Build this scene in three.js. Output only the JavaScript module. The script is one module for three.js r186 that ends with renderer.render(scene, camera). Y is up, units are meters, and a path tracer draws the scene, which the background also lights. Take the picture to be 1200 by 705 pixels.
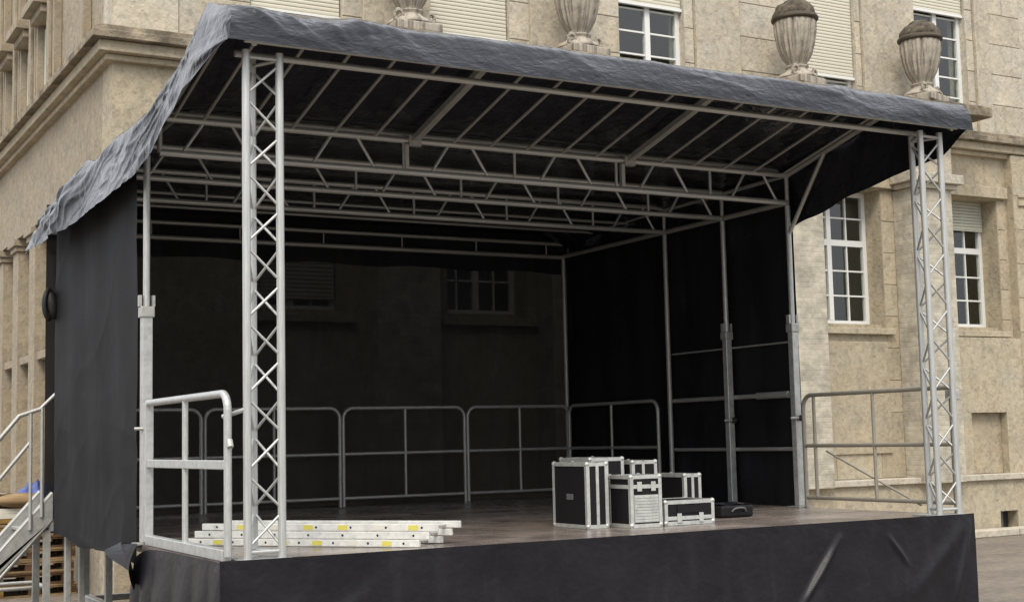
import * as THREE from 'three';
import { mergeGeometries, toCreasedNormals } from 'three/addons/utils/BufferGeometryUtils.js';
import { RoundedBoxGeometry } from 'three/addons/geometries/RoundedBoxGeometry.js';

/* ------------------------------------------------------------------ camera, sky, sun, exposure */
const DECK = 1.1;                                   // height of the stage deck above the ground
const scene = new THREE.Scene();
const FPX = 1630.3;
const camera = new THREE.PerspectiveCamera(2 * Math.atan(352.5 / FPX) * 180 / Math.PI, 1024 / 601, 0.1, 400);
{
  const yaw = 0.5099, pit = 0.0985, rol = -0.0227;
  const F = new THREE.Vector3(Math.sin(yaw) * Math.cos(pit), Math.sin(pit), -Math.cos(yaw) * Math.cos(pit));
  const R = new THREE.Vector3(Math.cos(yaw), 0, Math.sin(yaw));
  const U = new THREE.Vector3().crossVectors(R, F);
  const R2 = R.clone().multiplyScalar(Math.cos(rol)).addScaledVector(U, Math.sin(rol));
  const U2 = U.clone().multiplyScalar(Math.cos(rol)).addScaledVector(R, -Math.sin(rol));
  const m = new THREE.Matrix4().makeBasis(R2, U2, F.clone().negate());
  camera.position.set(-2.472, 0.6732 + DECK, 7.8568);
  camera.quaternion.setFromRotationMatrix(m);
}
scene.add(camera);
const renderer = new THREE.WebGLRenderer({ antialias: true });
renderer.setSize(1024, 601);
renderer.toneMapping = THREE.LinearToneMapping;
renderer.toneMappingExposure = 1.95;
renderer.shadowMap.enabled = true;

let seed = 12345;
const rnd = () => { seed = (seed * 1664525 + 1013904223) >>> 0; return seed / 4294967296; };
const rr = (a, b) => a + (b - a) * rnd();

// tileable value noise
function makeNoise(s) {
  const N = 256, t = new Float32Array(N * N); let q = s >>> 0;
  for (let i = 0; i < N * N; i++) { q = (q * 1664525 + 1013904223) >>> 0; t[i] = q / 4294967296; }
  return (x, y, p) => {
    const xi = Math.floor(x), yi = Math.floor(y); let fx = x - xi, fy = y - yi;
    fx = fx * fx * (3 - 2 * fx); fy = fy * fy * (3 - 2 * fy);
    const m = (a) => ((a % p) + p) % p;
    const x0 = m(xi), x1 = m(xi + 1), y0 = m(yi), y1 = m(yi + 1);
    const g = (a, b) => t[((b * 37 + 11) % N) * N + ((a * 53 + 7) % N)];
    return (g(x0, y0) * (1 - fx) + g(x1, y0) * fx) * (1 - fy) + (g(x0, y1) * (1 - fx) + g(x1, y1) * fx) * fy;
  };
}
const noiseA = makeNoise(7), noiseB = makeNoise(91);
function fbm(n, u, v, base, oct) { let s = 0, a = 0.5, f = base, w = 0; for (let i = 0; i < oct; i++) { s += a * n(u * f, v * f, f); w += a; a *= 0.55; f *= 2; } return s / w; }

// overcast sky
{
  const W = 256, H = 128, d = new Float32Array(W * H * 4);
  for (let j = 0; j < H; j++) for (let i = 0; i < W; i++) {
    const el = (j + 0.5) / H * Math.PI - Math.PI / 2, k = (j * W + i) * 4;
    const s = Math.max(0, Math.sin(el));
    const c = 0.9 + 0.2 * fbm(noiseA, i / W, j / H, 6, 4);
    const L = el > 0 ? (0.42 + 0.75 * s) * c : 0.42 * c;
    d[k] = L * 0.97; d[k + 1] = L * 1.0; d[k + 2] = L * 1.05; d[k + 3] = 1;
  }
  const t = new THREE.DataTexture(d, W, H, THREE.RGBAFormat, THREE.FloatType);
  t.mapping = THREE.EquirectangularReflectionMapping; t.magFilter = THREE.LinearFilter; t.minFilter = THREE.LinearFilter;
  t.wrapS = THREE.RepeatWrapping; t.needsUpdate = true;
  scene.background = t; scene.environment = t;
  scene.backgroundIntensity = 1.0; scene.environmentIntensity = 1.0;
}
const sun = new THREE.DirectionalLight(0xfff3e2, 1.2);
sun.position.set(-9, 22 + DECK, 12); sun.target.position.set(3, DECK, -4);
sun.castShadow = true; sun.shadow.radius = 40; sun.shadow.mapSize.set(2048, 2048);
Object.assign(sun.shadow.camera, { left: -25, right: 25, top: 25, bottom: -25, near: 1, far: 80 });
scene.add(sun, sun.target);

/* ------------------------------------------------------------------ helpers */
const V = (x, y, z) => new THREE.Vector3(x, y, z);
const used = {};
function numbered(n) { used[n] = (used[n] ?? -1) + 1; return used[n] ? `${n}_${String(used[n]).padStart(3, '0')}` : n; }
const org = new WeakMap();                          // deck-relative origin of a group or mesh
function shade(o) { o.traverse((m) => { if (m.isMesh) { m.castShadow = true; m.receiveShadow = true; } }); return o; }
function tag(o, label, category, group, kind) { if (label) o.userData.label = label; if (category) o.userData.category = category; if (group) o.userData.group = group; if (kind) o.userData.kind = kind; return o; }
function thing(name, label, category, [x, y, z], group) {
  const g = new THREE.Group(); g.name = numbered(name); g.position.set(x, y + DECK, z); scene.add(g);
  org.set(g, V(x, y, z)); return tag(g, label, category, group);
}
function part(parent, name, geo, mat, label) {      // geometry given in deck-relative coordinates
  const m = new THREE.Mesh(geo, mat); m.name = name; m.castShadow = m.receiveShadow = true;
  m.position.copy(org.get(parent)).negate(); org.set(m, V(0, 0, 0)); parent.add(m);
  if (label) m.userData.label = label; return m;
}
function sub(parent, name) { const g = new THREE.Group(); g.name = name; g.position.copy(org.get(parent)).negate(); org.set(g, V(0, 0, 0)); parent.add(g); return g; }
const CYL = new THREE.CylinderGeometry(1, 1, 1, 12, 1, false);
const CYL6 = new THREE.CylinderGeometry(1, 1, 1, 8, 1, false);
const UP = V(0, 1, 0);
function bar(parent, name, a, b, r, mat, geo = CYL) {   // a round bar, its own mesh
  const m = new THREE.Mesh(geo, mat); m.name = name; m.castShadow = m.receiveShadow = true;
  const A = V(...a), B = V(...b), d = B.clone().sub(A), L = d.length();
  m.position.copy(A).add(B).multiplyScalar(0.5).sub(org.get(parent)); m.quaternion.setFromUnitVectors(UP, d.normalize()); m.scale.set(r, L, r);
  parent.add(m); return m;
}
function barG(a, b, r, seg = 10) {                  // the same as a geometry
  const A = V(...a), B = V(...b), d = B.clone().sub(A), L = d.length();
  const g = new THREE.CylinderGeometry(r, r, L, seg); g.applyQuaternion(new THREE.Quaternion().setFromUnitVectors(UP, d.normalize()));
  const c = A.add(B).multiplyScalar(0.5); g.translate(c.x, c.y, c.z); return g;
}
function tubeG(pts, r, tens = 0, seg = 40, rs = 10) { return new THREE.TubeGeometry(new THREE.CatmullRomCurve3(pts.map((p) => V(...p)), false, 'catmullrom', tens), seg, r, rs, false); }
function boxUV(g0, s = 1, ox = 0, oy = 0) {
  const g = g0.index ? g0.toNonIndexed() : g0, p = g.attributes.position, n = p.count, uv = new Float32Array(n * 2);
  const a = V(0, 0, 0), b = V(0, 0, 0), c = V(0, 0, 0), e = V(0, 0, 0), f = V(0, 0, 0);
  for (let i = 0; i < n; i += 3) {
    a.fromBufferAttribute(p, i); b.fromBufferAttribute(p, i + 1); c.fromBufferAttribute(p, i + 2);
    e.subVectors(b, a); f.subVectors(c, a); e.cross(f); const x = Math.abs(e.x), y = Math.abs(e.y), z = Math.abs(e.z);
    [a, b, c].forEach((v, k) => {
      const [u, w] = z >= x && z >= y ? [v.x, v.y] : x >= y ? [v.z, v.y] : [v.x, v.z];
      uv[(i + k) * 2] = u / s + ox; uv[(i + k) * 2 + 1] = w / s + oy;
    });
  }
  g.setAttribute('uv', new THREE.BufferAttribute(uv, 2)); return g;
}
function boxG(x0, x1, y0, y1, z0, z1, r = 0) {
  const w = x1 - x0, h = y1 - y0, d = z1 - z0;
  const g = r ? new RoundedBoxGeometry(w, h, d, 2, r) : new THREE.BoxGeometry(w, h, d);
  g.translate((x0 + x1) / 2, (y0 + y1) / 2, (z0 + z1) / 2); return boxUV(g);
}
function merge(list) { return mergeGeometries(list.map((g) => { const h = g.index ? g.toNonIndexed() : g; for (const k of Object.keys(h.attributes)) if (!['position', 'normal', 'uv'].includes(k)) h.deleteAttribute(k); return h; })); }
function gridG(nu, nv, f, us = 1, vs = 1) {
  const pos = [], uv = [], idx = [];
  for (let j = 0; j <= nv; j++) for (let i = 0; i <= nu; i++) { const p = f(i / nu, j / nv); pos.push(p[0], p[1], p[2]); uv.push(i / nu * us, j / nv * vs); }
  for (let j = 0; j < nv; j++) for (let i = 0; i < nu; i++) { const a = j * (nu + 1) + i, b = a + 1, c = a + nu + 1, d = c + 1; idx.push(a, b, d, a, d, c); }
  const g = new THREE.BufferGeometry(); g.setAttribute('position', new THREE.Float32BufferAttribute(pos, 3)); g.setAttribute('uv', new THREE.Float32BufferAttribute(uv, 2));
  g.setIndex(idx); g.computeVertexNormals(); return g;
}
const lerp = (a, b, t) => a + (b - a) * t;
function curve(pts) { return (t) => { if (t <= pts[0][0]) return pts[0][1]; for (let i = 1; i < pts.length; i++) if (t <= pts[i][0]) { const k = (t - pts[i - 1][0]) / (pts[i][0] - pts[i - 1][0]); const s = k * k * (3 - 2 * k) * 0.5 + k * 0.5; return lerp(pts[i - 1][1], pts[i][1], s); } return pts[pts.length - 1][1]; }; }

/* ------------------------------------------------------------------ textures and materials */
function tex(N, f, srgb, metres) {                  // f(u, v) -> [r, g, b] 0..1
  const d = new Uint8Array(N * N * 4);
  for (let j = 0; j < N; j++) for (let i = 0; i < N; i++) { const c = f(i / N, j / N), k = (j * N + i) * 4; for (let m = 0; m < 3; m++) d[k + m] = Math.max(0, Math.min(255, c[m] * 255)); d[k + 3] = 255; }
  const t = new THREE.DataTexture(d, N, N, THREE.RGBAFormat, THREE.UnsignedByteType); t.wrapS = t.wrapT = THREE.RepeatWrapping; t.magFilter = THREE.LinearFilter; t.minFilter = THREE.LinearMipmapLinearFilter; t.generateMipmaps = true;
  if (srgb) t.colorSpace = THREE.SRGBColorSpace; t.repeat.set(1 / metres, 1 / metres); t.needsUpdate = true; return t;
}
const pit = (u, v) => { const p = fbm(noiseB, u, v, 48, 2), q = fbm(noiseA, u + 0.3, v, 16, 3); return p < 0.36 && q > 0.42 ? 1 : 0; };
const stoneF = (warm) => (u, v) => {
  const a = fbm(noiseA, u, v, 4, 6), b = fbm(noiseB, u, v, 24, 4), s = fbm(noiseA, u * 1, v, 8, 3), st = fbm(noiseB, u + 0.2, v * 0.25 + 0.1, 16, 3);
  let k = 0.98 + (a - 0.5) * 0.1 + (b - 0.5) * 0.16 + (noiseA(u * 200, v * 200, 200) - 0.5) * 0.1 - pit(u, v) * 0.05 + (st - 0.5) * 0.08 - Math.max(0, st - 0.58) * 0.4 - Math.max(0, fbm(noiseB, u, v, 5, 4) - 0.58) * 0.2;
  const t = (s - 0.5) * 0.03;
  return [k * (warm[0] + t), k * warm[1], k * (warm[2] - t)];
};
const stoneBump = tex(512, (u, v) => { const k = 0.6 + (fbm(noiseA, u, v, 30, 4) - 0.5) * 0.7 + (fbm(noiseB, u, v, 64, 2) - 0.5) * 0.35 - pit(u, v) * 0.12; return [k, k, k]; }, false, 2.4);
const stoneTexWarm = tex(512, stoneF([0.69, 0.648, 0.56]), true, 2.4);
const stoneTexPale = tex(512, stoneF([0.735, 0.705, 0.64]), true, 2.4);
const stoneTexShaded = tex(512, stoneF([0.615, 0.573, 0.50]), true, 2.4);  // wall stone toned down, dimmer side light painted into the map
const roughTex = tex(512, (u, v) => {            // hammered, finely coursed stone facing of the pilasters
  const row = Math.floor(v * 30), col = Math.floor(u * 14 + (row % 2) * 0.5 + noiseA(row * 3.1, 0.5, 64)); const t = noiseB(row * 1.7 + 0.3, col * 2.3 + 0.2, 64);
  const fr = v * 30 - row, j = fr < 0.12 ? 0.97 : 1; const k = (0.92 + (t - 0.5) * 0.1 + (fbm(noiseA, u, v, 16, 4) - 0.5) * 0.34) * j;
  return [k * 0.735, k * 0.708, k * 0.64];
}, true, 2.4);
const roughBump = tex(512, (u, v) => { const row = Math.floor(v * 30), fr = v * 30 - row; const k = (fr < 0.14 ? 0.48 : 0.6) + (fbm(noiseB, u, v, 32, 4) - 0.5) * 0.7; return [k, k, k]; }, false, 2.4);
const S = (o) => new THREE.MeshStandardMaterial(o);
const P = (o) => new THREE.MeshPhysicalMaterial(o);
const M = {};
M.stone = S({ map: stoneTexWarm, bumpMap: stoneBump, bumpScale: 0.012, roughness: 0.95 });
M.stoneB = S({ map: stoneTexWarm, bumpMap: stoneBump, bumpScale: 0.012, roughness: 0.95, color: new THREE.Color().setRGB(0.92, 0.91, 0.9) });
M.stonePale = S({ map: stoneTexPale, bumpMap: stoneBump, bumpScale: 0.012, roughness: 0.95 });
M.stonePaleB = S({ map: stoneTexPale, bumpMap: stoneBump, bumpScale: 0.012, roughness: 0.95, color: new THREE.Color().setRGB(0.93, 0.92, 0.9) });
M.stonePaleC = S({ map: stoneTexPale, bumpMap: stoneBump, bumpScale: 0.012, roughness: 0.95, color: new THREE.Color().setRGB(1.03, 1.02, 1.0) });
M.stoneShaded = S({ map: stoneTexShaded, bumpMap: stoneBump, bumpScale: 0.01, roughness: 0.95 });  // shaded copy of the wall stone for the less lit side
M.pilaster = S({ map: roughTex, bumpMap: roughBump, bumpScale: 0.014, roughness: 0.95 });
const mossTex = tex(256, (u, v) => { const k = 0.75 + (fbm(noiseA, u, v, 6, 5) - 0.5) * 0.9; return [0.42 * k, 0.385 * k, 0.33 * k]; }, true, 0.7);
M.moss = S({ map: mossTex, bumpMap: stoneBump, bumpScale: 0.01, roughness: 1 });
const urnTex = tex(512, (u, v) => {             // pale stone with brown weathering runs
  const a = fbm(noiseA, u, v, 6, 5), st = fbm(noiseB, u * 1, v * 0.12 + 0.4, 32, 3); const d = Math.max(0, st - 0.45) * 2.0 + Math.max(0, a - 0.5) * 0.7; const k = 0.98 + (a - 0.5) * 0.35;
  return [k * (0.665 - d * 0.27), k * (0.635 - d * 0.27), k * (0.58 - d * 0.25)];
}, true, 1.2);
M.stoneAged = S({ map: tex(512, (u, v) => { const a = fbm(noiseA, u, v, 6, 6), b = fbm(noiseB, u, v, 20, 4), k = 0.85 + (a - 0.5) * 0.9 + (b - 0.5) * 0.4; return [0.56 * k, 0.515 * k, 0.44 * k]; }, true, 2.0), bumpMap: stoneBump, bumpScale: 0.02, roughness: 1 });
M.urn = S({ map: urnTex, bumpMap: stoneBump, bumpScale: 0.01, roughness: 0.95 });
M.white = S({ color: new THREE.Color().setRGB(0.72, 0.73, 0.71), roughness: 0.5 });
M.glass = P({ color: new THREE.Color().setRGB(0.8, 0.88, 0.84), transmission: 1, thickness: 0, roughness: 0.02, ior: 1.75, specularIntensity: 1 });
M.dark = S({ color: new THREE.Color().setRGB(0.55, 0.58, 0.52), roughness: 0.95 });
M.shutter = S({ color: new THREE.Color().setRGB(0.60, 0.57, 0.46), roughness: 0.7 });
M.shutterG = S({ color: new THREE.Color().setRGB(0.46, 0.46, 0.38), roughness: 0.7 });
const metalTex = tex(256, (u, v) => { const k = 0.93 + (fbm(noiseA, u, v, 16, 5) - 0.5) * 0.2; return [k, k, k * 0.99]; }, true, 0.5);
const metalRough = tex(256, (u, v) => { const k = 0.8 + (fbm(noiseB, u, v, 12, 4) - 0.5) * 0.5; return [k, k, k]; }, false, 0.5);
M.alu = S({ map: metalTex, color: new THREE.Color().setRGB(0.57, 0.58, 0.575), metalness: 0.5, roughness: 0.55, roughnessMap: metalRough });
M.galv = S({ map: metalTex, color: new THREE.Color().setRGB(0.50, 0.50, 0.48), metalness: 0.45, roughness: 0.6, roughnessMap: metalRough });
M.steelDark = S({ color: new THREE.Color().setRGB(0.16, 0.16, 0.155), metalness: 0.4, roughness: 0.6 });
M.railBacklit = S({ map: metalTex, color: new THREE.Color().setRGB(0.36, 0.335, 0.285), metalness: 0.3, roughness: 0.65 });  // galvanised tube darkened, its backlit look is put into this colour
M.black = S({ color: new THREE.Color().setRGB(0.016, 0.016, 0.018), roughness: 0.6 });
const wrinkle = tex(512, (u, v) => { const a = fbm(noiseA, u, v, 6, 5), b = 1 - Math.abs(fbm(noiseB, u, v, 10, 4) - 0.5) * 4; const k = 0.5 + (a - 0.5) * 0.7 + b * 0.18; return [k, k, k]; }, false, 1.3);
const scuff = (r, g, b, amt) => tex(512, (u, v) => { const a = fbm(noiseA, u, v, 5, 6), c = fbm(noiseB, u, v * 0.2, 24, 3), s = 0.85 + (a - 0.5) * amt + Math.max(0, c - 0.58) * amt * 1.4; return [r * s, g * s, b * s]; }, true, 2.2);
M.tarp = P({ map: scuff(0.165, 0.168, 0.195, 0.4), bumpMap: wrinkle, bumpScale: 0.02, roughness: 0.2, specularIntensity: 0.65 });
M.skirt = P({ map: scuff(0.13, 0.125, 0.145, 0.5), bumpMap: wrinkle, bumpScale: 0.008, roughness: 0.38, specularIntensity: 0.5 });
const weave = tex(256, (u, v) => { const k = 0.5 + 0.25 * Math.sin(u * Math.PI * 2 * 64) * Math.sin(v * Math.PI * 2 * 64) + (fbm(noiseA, u, v, 6, 4) - 0.5) * 0.5; return [k, k, k]; }, false, 0.6);
M.curtain = P({ specularIntensity: 0.25, map: scuff(0.15, 0.152, 0.162, 0.5), bumpMap: weave, bumpScale: 0.003, roughness: 0.7 });
M.gauze = P({ specularIntensity: 0.25, map: M.curtain.map, bumpMap: weave, bumpScale: 0.003, roughness: 0.7, transparent: true, opacity: 0.985, side: THREE.DoubleSide });
const plyTex = (o) => tex(512, (u, v) => { const a = fbm(noiseA, u + o, v, 5, 6), g = fbm(noiseB, u * 0.15 + o, v, 48, 4), s = 0.9 + (a - 0.5) * 0.75 + (g - 0.5) * 0.3; return [0.555 * s, 0.51 * s, 0.48 * s]; }, true, 2.0);
const plyRough = tex(512, (u, v) => { const k = 0.5 + (fbm(noiseA, u, v, 4, 5) - 0.5) * 0.9; return [k, k, k]; }, false, 3.1);
M.ply = [plyTex(0), plyTex(0.37)].map((m) => S({ map: m, roughness: 0.52, roughnessMap: plyRough, bumpMap: weave, bumpScale: 0.0015 }));
const cobbleTex = tex(512, (u, v) => { const a = fbm(noiseA, u, v, 5, 6), b = fbm(noiseB, u, v, 40, 3), s = 0.88 + (a - 0.5) * 0.3 + (b - 0.5) * 0.25; return [0.50 * s, 0.46 * s, 0.41 * s]; }, true, 3.0);
M.ground = S({ map: cobbleTex, bumpMap: stoneBump, bumpScale: 0.01, roughness: 0.9 });
M.kerb = S({ map: stoneTexPale, roughness: 0.9 });
M.caseBlack = P({ color: new THREE.Color().setRGB(0.012, 0.011, 0.012), roughness: 0.55, specularIntensity: 0.4 });
M.caseEdge = S({ map: metalTex, color: new THREE.Color().setRGB(0.66, 0.67, 0.65), metalness: 0.5, roughness: 0.45 });
M.yellow = S({ color: new THREE.Color().setRGB(0.62, 0.55, 0.10), roughness: 0.6 });
M.ladder = S({ map: metalTex, color: new THREE.Color().setRGB(0.80, 0.80, 0.77), metalness: 0.25, roughness: 0.5 });
M.wood = S({ map: tex(256, (u, v) => { const s = 0.85 + (fbm(noiseB, u * 0.2, v, 24, 4) - 0.5) * 0.6; return [0.60 * s, 0.50 * s, 0.36 * s]; }, true, 1), roughness: 0.9 });
M.woodBrown = S({ map: M.wood.map, color: new THREE.Color().setRGB(0.35, 0.25, 0.18), roughness: 0.9 });
M.woodYellow = S({ map: M.wood.map, color: new THREE.Color().setRGB(1.0, 0.85, 0.4), roughness: 0.8 });
M.blue = S({ color: new THREE.Color().setRGB(0.05, 0.08, 0.26), roughness: 0.5, bumpMap: wrinkle, bumpScale: 0.02 });
M.cream = S({ color: new THREE.Color().setRGB(0.62, 0.60, 0.52), roughness: 0.8 });

/* ------------------------------------------------------------------ ground */
{
  const g = new THREE.PlaneGeometry(300, 300, 1, 1); g.rotateX(-Math.PI / 2);
  const uv = g.attributes.uv, p = g.attributes.position; for (let i = 0; i < p.count; i++) uv.setXY(i, p.getX(i), p.getZ(i));
  const m = new THREE.Mesh(g, M.ground); m.name = 'ground'; m.receiveShadow = true; m.userData = { kind: 'structure', label: 'brown grey paved square around the stage' }; scene.add(m);
}

/* ------------------------------------------------------------------ the stone building */
const B = thing('stone_building', 'weathered beige stone building with tall windows and cornice behind the stage', 'building', [1.43, -DECK, -9]);
const ZF = -9, XL = 1.43, XR = 19.2, ZB = -27, TOP = 11.5;
function winGeos(x0, x1, y0, y1, z, cols, rows, transomY, f = 0.075) {   // returns merged frame geometry and pane rectangles
  const fr = [], d = 0.07; const B4 = (a, b, c, e, dz = d) => fr.push(boxG(a, b, c, e, z - dz / 2, z + dz / 2));
  B4(x0, x0 + f, y0, y1); B4(x1 - f, x1, y0, y1); B4(x0 + f, x1 - f, y0, y0 + f); B4(x0 + f, x1 - f, y1 - f, y1);
  const xm = (x0 + x1) / 2; B4(xm - 0.045, xm + 0.045, y0 + f, y1 - f, d + 0.01);
  const panes = [], spans = transomY ? [[y0 + f, transomY - 0.05], [transomY + 0.05, y1 - f]] : [[y0 + f, y1 - f]];
  if (transomY) for (const [a, b] of [[x0 + f, xm - 0.045], [xm + 0.045, x1 - f]]) B4(a, b, transomY - 0.05, transomY + 0.05, d + 0.004);
  spans.forEach(([ya, yb], si) => {
    const nr = rows[si];
    for (const [a, b] of [[x0 + f, xm - 0.045], [xm + 0.045, x1 - f]]) {
      const m = 0.013;
      for (let c = 1; c < cols; c++) { const xx = lerp(a, b, c / cols); fr.push(boxG(xx - m, xx + m, ya, yb, z - 0.02, z + 0.022)); }
      for (let r = 1; r < nr; r++) { const yy = lerp(ya, yb, r / nr); for (let c = 0; c < cols; c++) fr.push(boxG(lerp(a, b, c / cols) + (c ? m : 0), lerp(a, b, (c + 1) / cols) - (c < cols - 1 ? m : 0), yy - m, yy + m, z - 0.02, z + 0.02)); }
      for (let r = 0; r < nr; r++) for (let c = 0; c < cols; c++) panes.push([lerp(a, b, c / cols), lerp(a, b, (c + 1) / cols), lerp(ya, yb, r / nr), lerp(ya, yb, (r + 1) / nr)]);
    }
  });
  return { frame: merge(fr), panes };
}
const PANEG = new THREE.PlaneGeometry(1, 1);
function pane(parent, x0, x1, y0, y1, z) { const m = new THREE.Mesh(PANEG, M.glass); m.name = 'pane'; m.scale.set(x1 - x0, y1 - y0, 1); m.position.set((x0 + x1) / 2, (y0 + y1) / 2, z).sub(org.get(parent)); m.rotation.y = rr(-0.012, 0.012); m.rotation.x = rr(-0.01, 0.01); parent.add(m); return m; }
function shutterG(x0, x1, y0, y1, z) { const l = [], h = 0.055; for (let y = y1; y > y0 + 0.001; y -= h) { const b = Math.max(y0, y - h); l.push(boxUV(new THREE.CylinderGeometry(0.02, 0.02, x1 - x0, 6, 1).rotateZ(Math.PI / 2).scale(1, (y - b) / 0.04, 0.3).translate((x0 + x1) / 2, (y + b) / 2, z))); } return merge(l); }

const lowWin = [[3.2, 4.45], [5.95, 7.2], [9.3, 10.6], [12.33, 13.97], [15.12, 16.7]];
const upWin = [[3.2, 4.47, 6.0, 6.33], [5.78, 7.03, 6.0, 6.33], [8.92, 10.12, 6.0, 7.2], [12.35, 13.62, 6.0, 6.5], [15.0, 16.22, 6.0, 7.9]];
{
  // front wall of the ground floor and of the upper floor, each a slab with real openings
  const slab = (y0, y1, holes, zf, th, x0 = XL, x1 = XR) => {
    const s = new THREE.Shape([[x0, y0], [x1, y0], [x1, y1], [x0, y1]].map((p) => new THREE.Vector2(...p)));
    for (const [a, b, c, e] of holes) s.holes.push(new THREE.Path([[a, c], [a, e], [b, e], [b, c]].map((p) => new THREE.Vector2(...p))));
    const g = new THREE.ExtrudeGeometry(s, { depth: th, bevelEnabled: false }); g.translate(0, 0, zf - th); return boxUV(g);
  };
  part(B, 'front_wall', slab(-DECK, 5.5, lowWin.map(([a, b]) => [a, b, 2.32, 4.62]), ZF, 0.5), M.stone, 'warm beige ground floor wall of the building front');
  part(B, 'upper_front_wall', slab(5.5, TOP, upWin.map(([a, b, c]) => [a, b, c, 8.6]), ZF - 0.05, 0.4), M.stonePale, 'paler upper floor wall of the building front');
  part(B, 'rear_room_wall', boxG(XL + 0.5, XR, -DECK, TOP, -13.5, -13.3), M.dark);
  part(B, 'floor_slab', boxG(XL + 0.5, XR, 5.3, 5.5, -13.3, ZF - 0.5), M.dark);
  part(B, 'roof', boxG(XL - 0.3, XR, TOP, TOP + 0.3, ZB, ZF + 0.3), M.stoneShaded);
  part(B, 'right_end_wall', boxG(XR, XR + 0.4, -DECK, TOP, ZB, ZF), M.stone);
  // windows
  lowWin.forEach(([x0, x1], i) => {
    const z = ZF - 0.40, y1 = 4.62, { frame, panes } = winGeos(x0 + 0.002, x1 - 0.002, 2.40, y1, z, 2, [3, 2], 3.76);
    const w = part(B, 'window', frame, M.white);
    panes.forEach((p) => pane(w, ...p, z));
    part(w, 'window_sill', boxG(x0 - 0.12, x1 + 0.12, 2.22, 2.32, ZF - 0.002, ZF + 0.1, 0.012), M.stone);
    part(w, 'inner_sill', boxG(x0 + 0.002, x1 - 0.002, 2.322, 2.398, z - 0.09, ZF - 0.1), M.stoneB);
    const low = [2.55, 3.7, 0, 0, 4.1][i];
    if (low) part(w, 'roller_shutter', shutterG(x0 + 0.03, x1 - 0.03, low, y1, z + 0.09), M.shutterG);
  });
  upWin.forEach(([x0, x1, y0, open], i) => {
    const z = ZF - 0.2, { frame, panes } = winGeos(x0 + 0.002, x1 - 0.002, y0, 8.6, z, 1, [7], 0);
    const w = part(B, 'window', frame, M.white);
    panes.forEach((p) => { if (p[3] > open - 0.6 || i > 3) pane(w, ...p, z); });
    part(w, 'roller_shutter', shutterG(x0 + 0.02, x1 - 0.02, open, 8.6, ZF - 0.1), M.shutter);
    part(w, 'shutter_rail', boxG(x0 + 0.004, x1 - 0.004, open - 0.045, open - 0.002, ZF - 0.125, ZF - 0.075), M.white);
  });
  // ashlar blocks laid over the wall in courses, cut at the openings
  const block = (x0, x1, y0, y1, z, t, mats) => {
    const g0 = 0.0045, c = 0.008; x0 += g0; x1 -= g0; y0 += g0; y1 -= g0; const f = z + t + rr(-0.003, 0.003);
    const o = [[x0, y0, z], [x1, y0, z], [x1, y1, z], [x0, y1, z]], m = [[x0, y0, f - c], [x1, y0, f - c], [x1, y1, f - c], [x0, y1, f - c]], n = [[x0 + c, y0 + c, f], [x1 - c, y0 + c, f], [x1 - c, y1 - c, f], [x0 + c, y1 - c, f]];
    const pos = []; const q = (a, b, cc, d) => pos.push(...a, ...b, ...cc, ...a, ...cc, ...d);
    q(...n); for (let k = 0; k < 4; k++) { const l = (k + 1) % 4; q(m[k], m[l], n[l], n[k]); q(o[k], o[l], m[l], m[k]); }
    const g = new THREE.BufferGeometry(); g.setAttribute('position', new THREE.Float32BufferAttribute(pos, 3)); g.computeVertexNormals();
    part(B, 'stone_block', boxUV(g, 1, rnd() * 2, rnd() * 2), mats[Math.floor(rnd() * mats.length)]);
  };
  const courses = (X0, X1, Y0, Y1, h, len, z, t, mats, holes) => {
    let row = 0;
    for (let y = Y0; y < Y1 - 0.05; y += h, row++) {
      const y1 = Math.min(Y1, y + h); let spans = [[X0, X1]];
      for (const [a, b, c, e] of holes) if (c < y1 - 0.01 && e > y + 0.01) spans = spans.flatMap(([p, q]) => (b <= p || a >= q ? [[p, q]] : [[p, a], [b, q]].filter(([r, s]) => s - r > 0.04)));
      for (const [p, q] of spans) {
        let x = p + ((row % 2) ? 0 : -len * 0.5);
        while (x < q - 0.02) { const w = len * rr(0.8, 1.2); const a = Math.max(x, p); let b = Math.min(q, x + w); if (q - b < 0.18) b = q; if (b - a > 0.02) block(a, b, y, y1, z, t, mats); x = b; }
      }
    }
  };
  courses(XL + 0.02, 17.6, 5.8, 9.1, 0.55, 1.25, ZF - 0.05, 0.02, [M.stonePale, M.stonePaleB, M.stonePaleC], [...upWin.map(([a, b, c]) => [a - 0.0, b + 0.0, c, 8.6]), [10.3, 11.16, 5, 12], [13.75, 14.72, 5, 12], [16.4, 16.75, 5, 12]]);
  courses(11.3, 16.9, -0.1, 4.62, 0.525, 1.2, ZF, 0.014, [M.stone, M.stoneB], [...lowWin.map(([a, b]) => [a, b, 2.3, 4.62]), [11.3, 12.32, -1, 5], [14.25, 15.15, -1, 5], [15.65, 16.5, -1, 0.95]]);
  courses(16.95, 18.6, -0.1, 5.3, 0.6, 1.1, ZF + 0.16, 0.014, [M.stone, M.stoneB], []);
  // lesenes of the upper floor
  for (const [a, b] of [[10.3, 11.16], [13.75, 14.72], [16.4, 16.75], [4.75, 5.5], [7.35, 8.3]]) part(B, 'lesene', boxG(a, b, 5.8, 9.3, ZF - 0.05, ZF + 0.03, 0.012), M.stonePaleB);
  // projecting wall bay at the right
  part(B, 'wall_bay', boxG(16.95, XR, -DECK, 5.42, ZF - 0.01, ZF + 0.16), M.stone);
  part(B, 'string_course', boxG(17.05, XR, 4.52, 4.6, ZF + 0.165, ZF + 0.21, 0.01), M.stone);
  part(B, 'string_course', boxG(17.05, XR, 4.67, 4.72, ZF + 0.165, ZF + 0.2, 0.01), M.stone);
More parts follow.
